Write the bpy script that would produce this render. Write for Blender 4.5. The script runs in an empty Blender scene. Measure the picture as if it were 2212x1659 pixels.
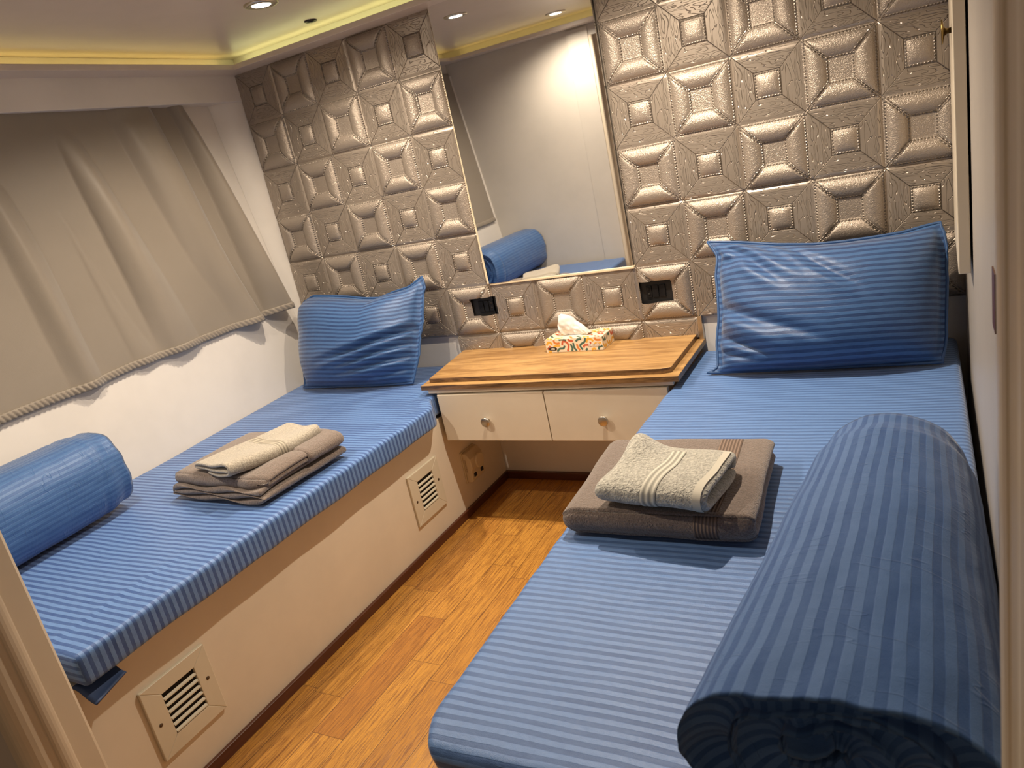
import bpy, bmesh, math, random
from mathutils import Vector, Matrix, noise as mnoise
random.seed(7)
C = bpy.context.scene.collection
S = 0.2                      # one cell of the padded wall cladding is 0.2 m; all shapes below are in cells
sc = bpy.context.scene

# ------------------------------------------------------------------ camera, world, exposure
cam = bpy.data.cameras.new('camera')
camo = bpy.data.objects.new('camera', cam)
C.objects.link(camo)
cam.sensor_fit = 'HORIZONTAL'
cam.sensor_width = 36.0
cam.lens = 1600.0 * 36.0 / 2212.0
cam.clip_start = 0.02
camo.matrix_world = Matrix(((0.8708136, 0.0350001, 0.4903658, 12.4454229 * S),
                            (0.4487478, 0.3507648, -0.8219425, -12.4381166 * S),
                            (-0.2007712, 0.9358093, 0.2897445, 6.5336435 * S),
                            (0, 0, 0, 1)))
cam.dof.use_dof = True
cam.dof.focus_distance = 1.9
cam.dof.aperture_fstop = 9.0
sc.camera = camo
sc.view_settings.view_transform = 'Standard'
sc.view_settings.look = 'None'
sc.view_settings.gamma = 1.0
sc.view_settings.use_curve_mapping = False
sc.view_settings.exposure = 0.34
wld = bpy.data.worlds.new('dim_passage')
sc.world = wld
wld.use_nodes = True
wld.node_tree.nodes['Background'].inputs[0].default_value = (1.0, 0.78, 0.55, 1)
wld.node_tree.nodes['Background'].inputs[1].default_value = 0.15

LAMPS = [   # x, y of each recessed ceiling lamp, power, cone
    ('A', 3.44, -2.47, 44, 152), ('E', 3.66, -3.75, 12, 152), ('B', 4.40, -7.95, 42, 152), ('C', 8.9, -2.9, 82, 152)]
LAMP_COLOR = (1.0, 0.84, 0.655)
CEIL = 9.57

# ------------------------------------------------------------------ helpers
def P3(x, y, h):
    return Vector((x * S, y * S, h * S))

class MB:
    """collects shapes (in cells) and links them as one mesh object"""
    def __init__(self):
        self.v = []; self.f = []; self.uv = {}; self.mi = []; self.sm = []
    def add(self, verts, faces, uvs=None, mi=0, smooth=True):
        o = len(self.v)
        self.v += [tuple(p) for p in verts]
        for k, f in enumerate(faces):
            self.f.append(tuple(i + o for i in f)); self.mi.append(mi); self.sm.append(smooth)
        if uvs is not None:
            for i, u in enumerate(uvs): self.uv[o + i] = u
    def box(self, x0, x1, y0, y1, h0, h1, mi=0):
        v = [(x, y, h) for h in (h0, h1) for y in (y0, y1) for x in (x0, x1)]
        self.add(v, [(0, 2, 3, 1), (4, 5, 7, 6), (0, 1, 5, 4), (2, 6, 7, 3), (0, 4, 6, 2), (1, 3, 7, 5)], mi=mi, smooth=False)
    def prism(self, pts, h0, h1, mi=0):
        n = len(pts)
        v = [(x, y, h0) for x, y in pts] + [(x, y, h1) for x, y in pts]
        f = [tuple(range(n))[::-1], tuple(range(n, 2 * n))] + [(i, (i + 1) % n, n + (i + 1) % n, n + i) for i in range(n)]
        self.add(v, f, mi=mi, smooth=False)
    def grid(self, fn, nu, nv, uvfn=None, mi=0, closed=False):
        v = []; uv = []
        for j in range(nv + 1):
            for i in range(nu + 1):
                u, w = i / nu, j / nv
                v.append(fn(u, w)); uv.append(uvfn(u, w) if uvfn else (u, w))
        f = [(j * (nu + 1) + i, j * (nu + 1) + i + 1, (j + 1) * (nu + 1) + i + 1, (j + 1) * (nu + 1) + i) for j in range(nv) for i in range(nu)]
        self.add(v, f, uv, mi)
    def lathe(self, prof, frame, n=32, mi=0):
        """prof: (radius, height) list; frame: function (a, b, t) -> point where t runs along the axis"""
        v = []; f = []
        for r, t in prof:
            for k in range(n):
                a = 2 * math.pi * k / n
                v.append(frame(r * math.cos(a), r * math.sin(a), t))
        m = len(prof)
        for j in range(m - 1):
            for k in range(n):
                f.append((j * n + k, j * n + (k + 1) % n, (j + 1) * n + (k + 1) % n, (j + 1) * n + k))
        f.append(tuple(range(n))[::-1]); f.append(tuple(range((m - 1) * n, m * n)))
        self.add(v, f, mi=mi)
    def tube(self, pts, r, n=8, mi=0):
        pts = [Vector(p) for p in pts]
        v = []; f = []
        for i, p in enumerate(pts):
            d = (pts[min(i + 1, len(pts) - 1)] - pts[max(i - 1, 0)]).normalized()
            up = Vector((0, 0, 1)) if abs(d.z) < .9 else Vector((1, 0, 0))
            a = d.cross(up).normalized(); b = d.cross(a)
            for k in range(n):
                t = 2 * math.pi * k / n
                v.append(p + a * r * math.cos(t) + b * r * math.sin(t))
        for i in range(len(pts) - 1):
            for k in range(n):
                f.append((i * n + k, i * n + (k + 1) % n, (i + 1) * n + (k + 1) % n, (i + 1) * n + k))
        f.append(tuple(range(n))[::-1]); f.append(tuple(range((len(pts) - 1) * n, len(pts) * n)))
        self.add(v, f, mi=mi)
    def build(self, name, mats, parent=None, bevel=0, subsurf=0, solid=0, autosmooth=None):
        me = bpy.data.meshes.new(name)
        org = parent.matrix_world.translation.copy() if parent else Vector((0, 0, 0))
        if parent is None and self.v:
            xs = [p[0] for p in self.v]; ys = [p[1] for p in self.v]; hs = [p[2] for p in self.v]
            org = P3((min(xs) + max(xs)) / 2, (min(ys) + max(ys)) / 2, min(hs))
        me.from_pydata([(p[0] * S - org.x, p[1] * S - org.y, p[2] * S - org.z) for p in self.v], [], self.f)
        if self.uv:
            l = me.uv_layers.new(name='UVMap')
            for lp in me.loops:
                l.data[lp.index].uv = self.uv.get(lp.vertex_index, (0, 0))
        for m in (mats if isinstance(mats, (list, tuple)) else [mats]): me.materials.append(m)
        me.polygons.foreach_set('material_index', self.mi)
        me.polygons.foreach_set('use_smooth', self.sm)
        bm = bmesh.new(); bm.from_mesh(me)
        bmesh.ops.recalc_face_normals(bm, faces=bm.faces)
        bm.to_mesh(me); bm.free()
        o = bpy.data.objects.new(name, me)
        C.objects.link(o)
        if parent: o.parent = parent
        else: o.location = org
        if bevel:
            b = o.modifiers.new('bevel', 'BEVEL'); b.width = bevel * S; b.segments = 3; b.limit_method = 'ANGLE'; b.angle_limit = math.radians(40)
        if solid:
            s = o.modifiers.new('solid', 'SOLIDIFY'); s.thickness = solid * S; s.offset = 0
        if subsurf:
            s = o.modifiers.new('sub', 'SUBSURF'); s.levels = subsurf; s.render_levels = subsurf
        bpy.context.view_layer.update()
        return o

def tag(o, label=None, cat=None, group=None, kind=None):
    if label: o['label'] = label
    if cat: o['category'] = cat
    if group: o['group'] = group
    if kind: o['kind'] = kind
    return o
def thing(name, x, y, h, label, cat, group=None):
    o = bpy.data.objects.new(name, None); C.objects.link(o); o.empty_display_size = .05
    o.location = P3(x, y, h)
    bpy.context.view_layer.update()
    return tag(o, label, cat, group)
def nz(x, y, z=0.0):
    return mnoise.noise(Vector((x, y, z)))
def lerp(a, b, t): return a + (b - a) * t
def sst(a, b, x):
    t = min(1, max(0, (x - a) / (b - a))); return t * t * (3 - 2 * t)
def poly_at(pts, t):
    """point at fraction t of a polyline's length"""
    ls = [(Vector(b) - Vector(a)).length for a, b in zip(pts, pts[1:])]
    d = t * sum(ls)
    for i, l in enumerate(ls):
        if d <= l or i == len(ls) - 1:
            return Vector(pts[i]).lerp(Vector(pts[i + 1]), min(1, d / l if l else 0))
        d -= l
def smooth_path(pts, n):
    """Catmull-Rom resample of 2D points"""
    out = []
    m = len(pts) - 1
    for k in range(n + 1):
        t = k / n * m; i = min(int(t), m - 1); u = t - i
        p = [pts[max(0, min(m, i + d))] for d in (-1, 0, 1, 2)]
        out.append(tuple(0.5 * (2 * p[1][c] + (p[2][c] - p[0][c]) * u + (2 * p[0][c] - 5 * p[1][c] + 4 * p[2][c] - p[3][c]) * u * u
                         + (3 * p[1][c] - p[0][c] - 3 * p[2][c] + p[3][c]) * u ** 3) for c in range(2)))
    return out
def ribbon(mb, path, t, b0, b1, nb, to_world, mi=0, endround=0.4, capn=5):
    """a thick sheet whose section follows path in the (a, h) plane, drawn out along b; rounded rims all round"""
    n = len(path)
    nrm = []; arc = [0.0]
    for i in range(n):
        p, q = path[max(0, i - 1)], path[min(n - 1, i + 1)]
        dx, dy = q[0] - p[0], q[1] - p[1]; l = math.hypot(dx, dy) or 1
        nrm.append((-dy / l, dx / l))
        if i: arc.append(arc[-1] + math.hypot(path[i][0] - path[i - 1][0], path[i][1] - path[i - 1][1]))
    bs = []
    e = t / 2 * endround * 2
    for k in range(5): bs.append((b0 + e * (1 - math.cos(k / 5 * math.pi / 2)), max(.04, math.sin(k / 5 * math.pi / 2))))
    for k in range(nb + 1): bs.append((lerp(b0 + e, b1 - e, k / nb), 1))
    for k in range(4, -1, -1): bs.append((b1 - e * (1 - math.cos(k / 5 * math.pi / 2)), max(.04, math.sin(k / 5 * math.pi / 2))))
    V = []; UV = []; F = []
    def ring(b, sc_):
        r = []
        T = t / 2 * sc_
        for i in range(n):
            r.append((path[i][0] + nrm[i][0] * T, path[i][1] + nrm[i][1] * T, arc[i]))
        d = (nrm[-1][1], -nrm[-1][0])
        for k in range(1, capn):
            a = math.pi * k / capn
            r.append((path[-1][0] + (nrm[-1][0] * math.cos(a) + d[0] * math.sin(a)) * T, path[-1][1] + (nrm[-1][1] * math.cos(a) + d[1] * math.sin(a)) * T, arc[-1]))
        for i in range(n - 1, -1, -1):
            r.append((path[i][0] - nrm[i][0] * T, path[i][1] - nrm[i][1] * T, arc[i]))
        d = (-nrm[0][1], nrm[0][0])
        for k in range(1, capn):
            a = math.pi * k / capn
            r.append((path[0][0] + (-nrm[0][0] * math.cos(a) + d[0] * math.sin(a)) * T, path[0][1] + (-nrm[0][1] * math.cos(a) + d[1] * math.sin(a)) * T, arc[0]))
        return r
    for b, s_ in bs:
        for a, h, s in ring(b, s_):
            V.append(to_world(a, h, b, s)); UV.append((b, s))
    m = 2 * n + 2 * (capn - 1)
    for j in range(len(bs) - 1):
        for i in range(m):
            F.append((j * m + i, j * m + (i + 1) % m, (j + 1) * m + (i + 1) % m, (j + 1) * m + i))
    for base, rev in ((0, False), ((len(bs) - 1) * m, True)):
        L = list(range(n)); R = [2 * n + capn - 2 - i for i in range(n)]
        for i in range(n - 1):
            q = (base + L[i], base + L[i + 1], base + R[i + 1], base + R[i])
            F.append(q[::-1] if rev else q)
        for st, cnt in ((n, capn - 1), (2 * n + capn - 1, capn - 1)):
            if st == n: loop = [n - 1] + list(range(n, n + capn - 1)) + [n + capn - 1]
            else: loop = [2 * n + capn - 2] + list(range(2 * n + capn - 1, m)) + [0]
            q = tuple(base + i for i in loop)
            F.append(q if rev else q[::-1])
    mb.add(V, F, UV, mi)

# ------------------------------------------------------------------ node materials
class X:
    """tiny expression builder over shader math nodes"""
    def __init__(s, nt, v): s.nt = nt; s.v = v
    def _m(s, op, *a):
        n = s.nt.nodes.new('ShaderNodeMath'); n.operation = op
        for i, q in enumerate((s,) + a):
            q = q.v if isinstance(q, X) else q
            if isinstance(q, (int, float)): n.inputs[i].default_value = q
            else: s.nt.links.new(q, n.inputs[i])
        return X(s.nt, n.outputs[0])
    def __add__(s, o): return s._m('ADD', o)
    __radd__ = __add__
    def __sub__(s, o): return s._m('SUBTRACT', o)
    def __rsub__(s, o): return (s * -1) + o
    def __mul__(s, o): return s._m('MULTIPLY', o)
    __rmul__ = __mul__
    def __truediv__(s, o): return s._m('DIVIDE', o)
    def abs(s): return s._m('ABSOLUTE')
    def fract(s): return s._m('FRACT')
    def floor(s): return s._m('FLOOR')
    def sin(s): return s._m('SINE')
    def pow(s, e): return s._m('POWER', e)
    def max(s, o): return s._m('MAXIMUM', o)
    def min(s, o): return s._m('MINIMUM', o)
    def gt(s, o): return s._m('GREATER_THAN', o)
    def mod(s, o): return s._m('FLOORED_MODULO', o)
    def clamp(s): return s.max(0.0).min(1.0)
    def ss(s, a, b):
        n = s.nt.nodes.new('ShaderNodeMapRange'); n.interpolation_type = 'SMOOTHSTEP'
        s.nt.links.new(s.v, n.inputs[0]); n.inputs[1].default_value = a; n.inputs[2].default_value = b
        return X(s.nt, n.outputs[0])

class Mat:
    def __init__(s, name, color=(.8, .8, .8), rough=.5, metal=0.0, spec=.5, **kw):
        s.m = bpy.data.materials.new(name); s.m.use_nodes = True
        s.nt = s.m.node_tree; s.b = s.nt.nodes['Principled BSDF']
        s.b.inputs['Base Color'].default_value = (*color, 1); s.b.inputs['Roughness'].default_value = rough
        s.b.inputs['Metallic'].default_value = metal; s.b.inputs['Specular IOR Level'].default_value = spec
        for k, v in kw.items():
            s.b.inputs[k.replace('_', ' ')].default_value = v
    def coord(s, kind='Object'):
        n = s.nt.nodes.new('ShaderNodeTexCoord'); return n.outputs[kind]
    def sep(s, vec):
        n = s.nt.nodes.new('ShaderNodeSeparateXYZ'); s.nt.links.new(vec, n.inputs[0]); return [X(s.nt, o) for o in n.outputs]
    def comb(s, x, y, z=0.0):
        n = s.nt.nodes.new('ShaderNodeCombineXYZ')
        for i, q in enumerate((x, y, z)):
            if isinstance(q, X): s.nt.links.new(q.v, n.inputs[i])
            else: n.inputs[i].default_value = q
        return n.outputs[0]
    def scale(s, vec, sx, sy, sz):
        n = s.nt.nodes.new('ShaderNodeMapping'); s.nt.links.new(vec, n.inputs[0]); n.inputs['Scale'].default_value = (sx, sy, sz); return n.outputs[0]
    def noise(s, vec, scale=5, detail=2, rough=.5, dist=0):
        n = s.nt.nodes.new('ShaderNodeTexNoise'); s.nt.links.new(vec, n.inputs['Vector'])
        n.inputs['Scale'].default_value = scale; n.inputs['Detail'].default_value = detail; n.inputs['Roughness'].default_value = rough; n.inputs['Distortion'].default_value = dist
        return X(s.nt, n.outputs[0])
    def white(s, vec):
        n = s.nt.nodes.new('ShaderNodeTexWhiteNoise'); n.noise_dimensions = '3D'; s.nt.links.new(vec, n.inputs['Vector']); return X(s.nt, n.outputs[0])
    def voro(s, vec, scale, feature='F1'):
        n = s.nt.nodes.new('ShaderNodeTexVoronoi'); n.feature = feature; s.nt.links.new(vec, n.inputs['Vector']); n.inputs['Scale'].default_value = scale
        return X(s.nt, n.outputs[0])
    def mix(s, fac, a, b):
        n = s.nt.nodes.new('ShaderNodeMix'); n.data_type = 'RGBA'
        if isinstance(fac, X): s.nt.links.new(fac.v, n.inputs[0])
        else: n.inputs[0].default_value = fac
        for q, i in ((a, 6), (b, 7)):
            if isinstance(q, tuple): n.inputs[i].default_value = (*q[:3], 1)
            else: s.nt.links.new(q, n.inputs[i])
        return n.outputs[2]
    def color(s, sock): s.nt.links.new(sock, s.b.inputs['Base Color'])
    def rough(s, x): s.nt.links.new(x.v, s.b.inputs['Roughness'])
    def bump(s, x, strength=.5, dist=.002):
        n = s.nt.nodes.new('ShaderNodeBump'); n.inputs['Strength'].default_value = strength; n.inputs['Distance'].default_value = dist
        s.nt.links.new(x.v, n.inputs['Height']); s.nt.links.new(n.outputs[0], s.b.inputs['Normal'])

def m_paint(name, col, rough=.42, bump=.15):
    m = Mat(name, col, rough, spec=.4)
    o = m.coord()
    m.bump(m.noise(o, 55, 3) * .6 + m.noise(o, 9, 2), bump, .0015)
    st = m.noise(o, 4, 4, .6).ss(.35, .75)
    m.color(m.mix(st, col, tuple(c * .93 for c in col)))
    return m.m
PAINT = m_paint('white_gloss_paint', (.74, .70, .65))
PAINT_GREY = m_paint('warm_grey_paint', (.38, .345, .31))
PAINT_NEAR = m_paint('pale_grey_paint', (.56, .525, .48))
PAINT_CREAM = m_paint('cream_paint', (.72, .64, .52))
PAINT_CEIL = m_paint('ceiling_paint', (.64, .565, .495), .33, .05)
PAINT_JAMB = m_paint('jamb_paint', (.66, .58, .46), .35)
PAINT_VENT = m_paint('vent_paint', (.66, .60, .47), .4)

def m_clad():
    m = Mat('rose_gold_leatherette', (.45, .36, .28), .34, .55, .5)
    uvx, uvy, _ = m.sep(m.coord('UV'))
    u = uvx.fract() * 2 - 1; v = uvy.fract() * 2 - 1
    au = u.abs(); av = v.abs(); d = au.max(av)
    par = (uvx.floor() + uvy.floor()).mod(2.0)          # 1: padded frame cell, 0: wood grain cell
    hor = au.gt(av)
    along = hor * v + (1 - hor) * u
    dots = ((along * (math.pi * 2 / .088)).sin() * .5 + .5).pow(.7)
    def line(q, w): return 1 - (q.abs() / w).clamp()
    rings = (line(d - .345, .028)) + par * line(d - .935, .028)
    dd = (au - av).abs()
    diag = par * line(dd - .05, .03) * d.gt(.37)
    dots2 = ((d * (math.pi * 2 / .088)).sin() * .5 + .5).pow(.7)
    groove = (1 - par) * line(dd, .02) * d.gt(.35) + (1 - par) * line(d - .385, .018)
    sid = m.comb(hor * 7 + u.gt(0.0) * 3 + uvx.floor() * .0, v.gt(0.0) * 5, 0.0)
    nv = m.nt.nodes.new('ShaderNodeVectorMath'); nv.operation = 'ADD'
    m.nt.links.new(m.comb(along * .62, d * 2.9, 0.0), nv.inputs[0]); m.nt.links.new(sid, nv.inputs[1])
    nn = m.noise(nv.outputs[0], 1.7, 1, .4)
    wood = ((nn * 9 + d * 4).fract() - .5).abs()
    wood = (1 - (wood / .11).clamp()) * (1 - par) * d.gt(.41) * (1 - d.gt(.955))
    leather = m.noise(m.coord('Object'), 420, 2) * .30 + m.noise(m.coord('Object'), 130, 2) * .2
    soft = leather * (par + (1 - par) * (1 - d.gt(.35))).clamp()
    h = rings * dots * 1.0 + diag * dots2 * 1.0 - groove * 1.1 - wood * .42 + soft
    m.bump(h, 1.0, .0050)
    st = m.noise(m.coord('Object'), 6, 3)
    stitch_glint = (rings * dots + diag * dots2).clamp() * .55  # highlight on the embossed stitch dots, put into the colour as a lighter tone
    m.color(m.mix(stitch_glint, m.mix(st, (.345, .292, .243), (.41, .352, .297)), (.60, .53, .45)))
    return m.m
CLAD = m_clad()

def m_stripe(name, dark, light, period=.092, contrast_noise=.5, rd=.5, rl=.36, shift=0.0, pucker=0.0, spec=.45):
    m = Mat(name, light, .5, spec=spec, Sheen_Weight=.25, Sheen_Roughness=.4)
    uv = m.coord('UV'); ob = m.coord('Object')
    x, y, _ = m.sep(uv)
    wob = (m.noise(uv, 1.2, 2) - .5) * .05
    s = ((y + wob + shift) / period).fract()
    st = s.ss(.02, .08) * (1 - s.ss(.50, .56))
    wear = m.noise(m.scale(uv, 1, 3, 1), 2.2, 3, .6).ss(.30, .72)
    fac = st * (1 - contrast_noise * wear)
    weave = m.noise(ob, 900, 1)
    mott = m.noise(ob, 60, 3)
    base = m.mix(fac, light, dark)
    m.color(m.mix(mott.ss(.3, .8) * .35, base, tuple(a * .5 + b * .5 for a, b in zip(dark, light))))
    m.rough(fac * (rd - rl) + rl)
    h = weave * .25 + m.noise(ob, 26, 3, .5, .3) * 1.0 + fac * -.2
    if pucker:
        pk = (1 - ((m.noise(m.scale(uv, 1, .18, 1), 3.0, 3, .55) * 9).fract() - .5).abs() * 2).pow(14.0)
        h = h + pk * pucker * m.noise(uv, 3.1, 2).ss(.42, .62)
    m.bump(h, .5, .0035)
    return m.m
BLUE = m_stripe('blue_satin_stripe_sheet', (.027, .078, .26), (.138, .268, .56), contrast_noise=.18)
BLUE_R = m_stripe('blue_satin_stripe_sheet_pale', (.052, .120, .305), (.128, .252, .535), contrast_noise=.28)
BLUE_PIL = m_stripe('blue_satin_stripe_pillow', (.010, .036, .13), (.052, .132, .31), .0865, contrast_noise=.25)
BLUE_ROLL = m_stripe('blue_satin_stripe_duvet', (.036, .100, .29), (.092, .190, .425), .10, .3, rl=.62, rd=.68, pucker=.4, spec=.18)
BLUE_ROLL2 = m_stripe('blue_satin_stripe_duvet_fine', (.035, .10, .28), (.062, .150, .345), .095, .4, pucker=.7)
HEM_BLUE = Mat('blue_hem', (.03, .085, .22), .5).m
NAVY = Mat('navy_cloth', (.035, .065, .16), .6).m

def m_terry(name, col, amp=1.0, sc_=240):
    m = Mat(name, col, .95, spec=.1, Sheen_Weight=.5, Sheen_Roughness=.6)
    o = m.coord()
    n1 = m.noise(o, sc_, 2, .6, .6); n2 = m.noise(o, sc_ * .28, 3, .6)
    m.color(m.mix(n1.ss(.3, .7) * .8, tuple(c * .62 for c in col), tuple(min(1, c * 1.18) for c in col)))
    m.bump(n1 + n2 * .7, 1.0, .004 * amp)
    return m.m
TERRY_BROWN = m_terry('brown_terry', (.205, .15, .12), .8, 300)
TERRY_GREY = m_terry('pale_grey_terry', (.52, .50, .43), 1.3, 170)
TERRY_GREY_FLAT = m_terry('pale_grey_soft_terry', (.46, .41, .33), .7, 260)
def m_band(name, col, period, axis=0):
    m = Mat(name, col, .8, spec=.2)
    p = m.sep(m.coord('UV'))[axis]
    s = ((p / period * 6.2832).sin() * .5 + .5)
    m.color(m.mix(s, tuple(c * .5 for c in col), col)); m.bump(s, .8, .002)
    return m.m
BAND_BROWN = m_band('brown_ribbed_band', (.26, .19, .15), .035)
BAND_CREAM = m_band('cream_flat_band', (.47, .425, .345), .05)
BAND_GREY = m_band('grey_flat_band', (.60, .58, .50), .06)
HEM_GREY = Mat('grey_hem', (.52, .49, .41), .8).m

def m_curtain():
    m = Mat('taupe_satin_curtain', (.30, .25, .19), .48, spec=.4, Sheen_Weight=.3)
    o = m.coord()
    m.color(m.mix(m.noise(o, 5, 3), (.222, .190, .152), (.270, .232, .188)))
    m.bump(m.noise(o, 700, 1) * .2 + m.noise(o, 9, 2), .25, .004)
    return m.m
CURTAIN = m_curtain()

def m_worktop(name, a, b, sx, sy):
    m = Mat(name, a, .38, spec=.5)
    o = m.coord()
    q = m.scale(o, sx, sy, 12)
    n = m.noise(q, 3.0, 5, .62, 1.1); f = m.noise(m.scale(o, sx * 6, sy * 9, 60), 4, 3)
    k = (n.ss(.36, .66) * .85 + f.ss(.42, .75) * .35).clamp()
    m.color(m.mix(k, a, b)); m.bump(f, .15, .001)
    return m.m
OAK = m_worktop('golden_acacia_laminate', (.51, .305, .12), (.26, .135, .045), .9, 8)
OAK_EDGE = m_worktop('acacia_edge_band', (.26, .145, .06), (.07, .036, .015), 1.5, 9)

def m_floor():
    m = Mat('honey_strip_laminate', (.5, .25, .06), .30, spec=.5)
    o = m.coord()
    x, y, _ = m.sep(m.scale(o, 1 / S, 1 / S, 1 / S))
    pw = .525
    row = ((x + 60.03) / pw).floor()
    off = m.white(m.comb(row, 3.0, 1.0)) * 7
    ln = 2.5
    blk = ((y + off) / ln).floor()
    rnd = m.white(m.comb(row, blk, 2.0)); rnd2 = m.white(m.comb(row, blk, 5.0))
    gx = m.comb(x * 7.5 + rnd * 40, y * .55 + rnd2 * 20, rnd)
    g1 = m.noise(gx, 1.6, 5, .65, .5)
    g2 = m.noise(m.comb(x * 40 + rnd * 9, y * 1.6 + rnd2 * 30, rnd), 1.4, 3, .6)
    cath = ((g1 * 7).fract() - .5).abs() * 2
    base = m.mix(rnd.ss(.3, 1.1), (.56, .275, .055), (.41, .175, .038))
    k = (g2.ss(.40, .66) * .62 + cath.ss(.45, 1.0) * .42).clamp()
    col = m.mix(k, base, (.20, .075, .017))
    fx = ((x + 60.03) / pw).fract(); fy = ((y + off) / ln).fract()
    seam = (fx.ss(0.0, .02) * (1 - fx.ss(.985, 1.0)) * fy.ss(0.0, .005))
    m.color(m.mix(seam, (.09, .035, .01), col))
    m.bump(k * -.4 + seam * .6, .25, .001)
    m.rough(k * .15 + .27)
    return m.m
FLOOR = m_floor()
def m_skirt():
    m = Mat('dark_mahogany', (.09, .028, .014), .33)
    o = m.coord()
    m.color(m.mix(m.noise(m.scale(o, 4, 1, 30), 3, 4), (.055, .016, .009), (.13, .040, .019)))
    return m.m
SKIRT = m_skirt()
MIRROR = Mat('mirror_silver', (.86, .86, .85), .015, 1.0).m
MIRROR_EDGE = Mat('mirror_cream_edge', (.72, .62, .44), .3).m
CHROME = Mat('brushed_steel', (.55, .50, .43), .32, 1.0).m
BRASS = Mat('tarnished_brass', (.22, .15, .055), .35, 1.0).m
BLACK = Mat('black_plastic', (.008, .008, .009), .5).m
BLACK_GLOSS = Mat('black_gloss_plastic', (.007, .007, .008), .35, spec=.3).m
SHADE_BLACK = Mat('painted_cavity_shade', (.010, .008, .006), .9).m  # near-black colour standing in for the shade inside holes and openings
BEIGE = Mat('beige_plastic', (.60, .50, .34), .4).m
BEIGE_D = Mat('beige_dark_plastic', (.30, .21, .12), .5).m
SCREW = Mat('dull_screw', (.12, .08, .05), .5, .6).m
CARD = Mat('tissue_carton', (.80, .68, .52), .45).m
TISSUE = Mat('tissue_paper', (.88, .82, .76), .85, Subsurface_Weight=.15).m
INK = [Mat('ink_mustard', (.75, .40, .05), .5).m, Mat('ink_green', (.06, .135, .105), .5).m,
       Mat('ink_terracotta', (.55, .115, .05), .5).m, Mat('ink_orange', (.66, .22, .05), .5).m]
INK_BLACK = Mat('ink_black', (.02, .015, .012), .5).m
INK_WHITE = Mat('ink_white', (.85, .82, .76), .5).m
INK_RED = Mat('ink_maroon', (.16, .02, .02), .5).m
GLOW = None
def m_emit(name, col, power):
    m = bpy.data.materials.new(name); m.use_nodes = True
    nt = m.node_tree; nt.nodes.remove(nt.nodes['Principled BSDF'])
    e = nt.nodes.new('ShaderNodeEmission'); e.inputs[0].default_value = (*col, 1); e.inputs[1].default_value = power
    nt.links.new(e.outputs[0], nt.nodes['Material Output'].inputs[0])
    return m
LENS = m_emit('lamp_glow', (1, .90, .74), 28)
LED_Y = m_emit('led_yellow', (1.0, .74, .22), 4)
LED_G = m_emit('led_lemon', (.93, .92, .38), 7)

# ------------------------------------------------------------------ the setting
def struct(mb, name, mat, parent=None, **k):
    o = mb.build(name, mat, parent, **k)
    if parent is None: o['kind'] = 'structure'
    return o
NEAR0, NEAR1 = -9.38, -9.92
JL, JR = 4.80, 12.675          # door opening from left jamb to right jamb
def wall_x(h, y):             # hull side wall: leans out towards the top, closes in towards the near end
    t = (h - 2.63) / 6.12
    a = abs(min(y, 0))
    return lerp(.083 * a, -.45 + .06 * a, t)
def rwall_x(y): return 12.97 - .0135 * abs(min(y, 0))

mb = MB(); mb.box(-1.5, 14.5, -16, .4, -.25, 0); struct(mb, 'floor', FLOOR)
mb = MB(); mb.box(-1.5, 14.5, -16, .4, CEIL, CEIL + .25); ceil_o = struct(mb, 'ceiling', PAINT_CEIL)
mb = MB(); mb.box(-1.0, 13.4, .06, .4, 0, CEIL); wall_back = struct(mb, 'wall_back', PAINT)
mb = MB()
def lw(u, w):
    y = lerp(.1, -9.4, u); h = lerp(2.56, 8.9, w)
    return (wall_x(h, y), y, h)
mb.grid(lw, 24, 10)
mb.grid(lambda u, w: (-1.35, lerp(.1, -9.4, u), lerp(0, CEIL, w)), 1, 1)
wl = struct(mb, 'wall_left', PAINT)
# faired corner between the leaning side wall and the back wall
mb = MB()
def fair(u, w):
    h = lerp(2.0, 8.9, w); t = sst(2.6, 8.75, h) * .35 + .65 * min(1, max(0, (h - 2.6) / 6.15))
    yc = lerp(-.12, -.60, t); xc = wall_x(h, yc) + .004
    x = lerp(-.005, xc, u); y = lerp(.07, yc, u)
    k = math.sin(u * math.pi) * .10 * t
    return (x + k * .8, y - k * .5, h)
mb.grid(fair, 14, 16); struct(mb, 'trim_1', PAINT)
mb = MB(); mb.box(-.9, 0, -9.4, .06, 8.74, CEIL); struct(mb, 'trim_2', PAINT, bevel=.012)
# cove shelves that hide the light strips
mb = MB()
mb.prism([(-.02, .05), (-.02, -9.38), (.52, -9.38), (.52, -.5), (13.0, -.5), (13.0, .05)], 9.245, 9.345)
struct(mb, 'trim_3', PAINT_CEIL, bevel=.01)
mb = MB(); mb.box(.52, 12.9, -9.38, -8.84, 9.245, 9.345); struct(mb, 'trim_4', PAINT_CEIL, bevel=.01)
# right wall, with the shallow pull recess of the built-in
mb = MB()
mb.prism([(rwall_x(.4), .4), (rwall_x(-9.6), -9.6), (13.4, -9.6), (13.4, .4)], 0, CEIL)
struct(mb, 'wall_right', PAINT_GREY)
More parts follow.
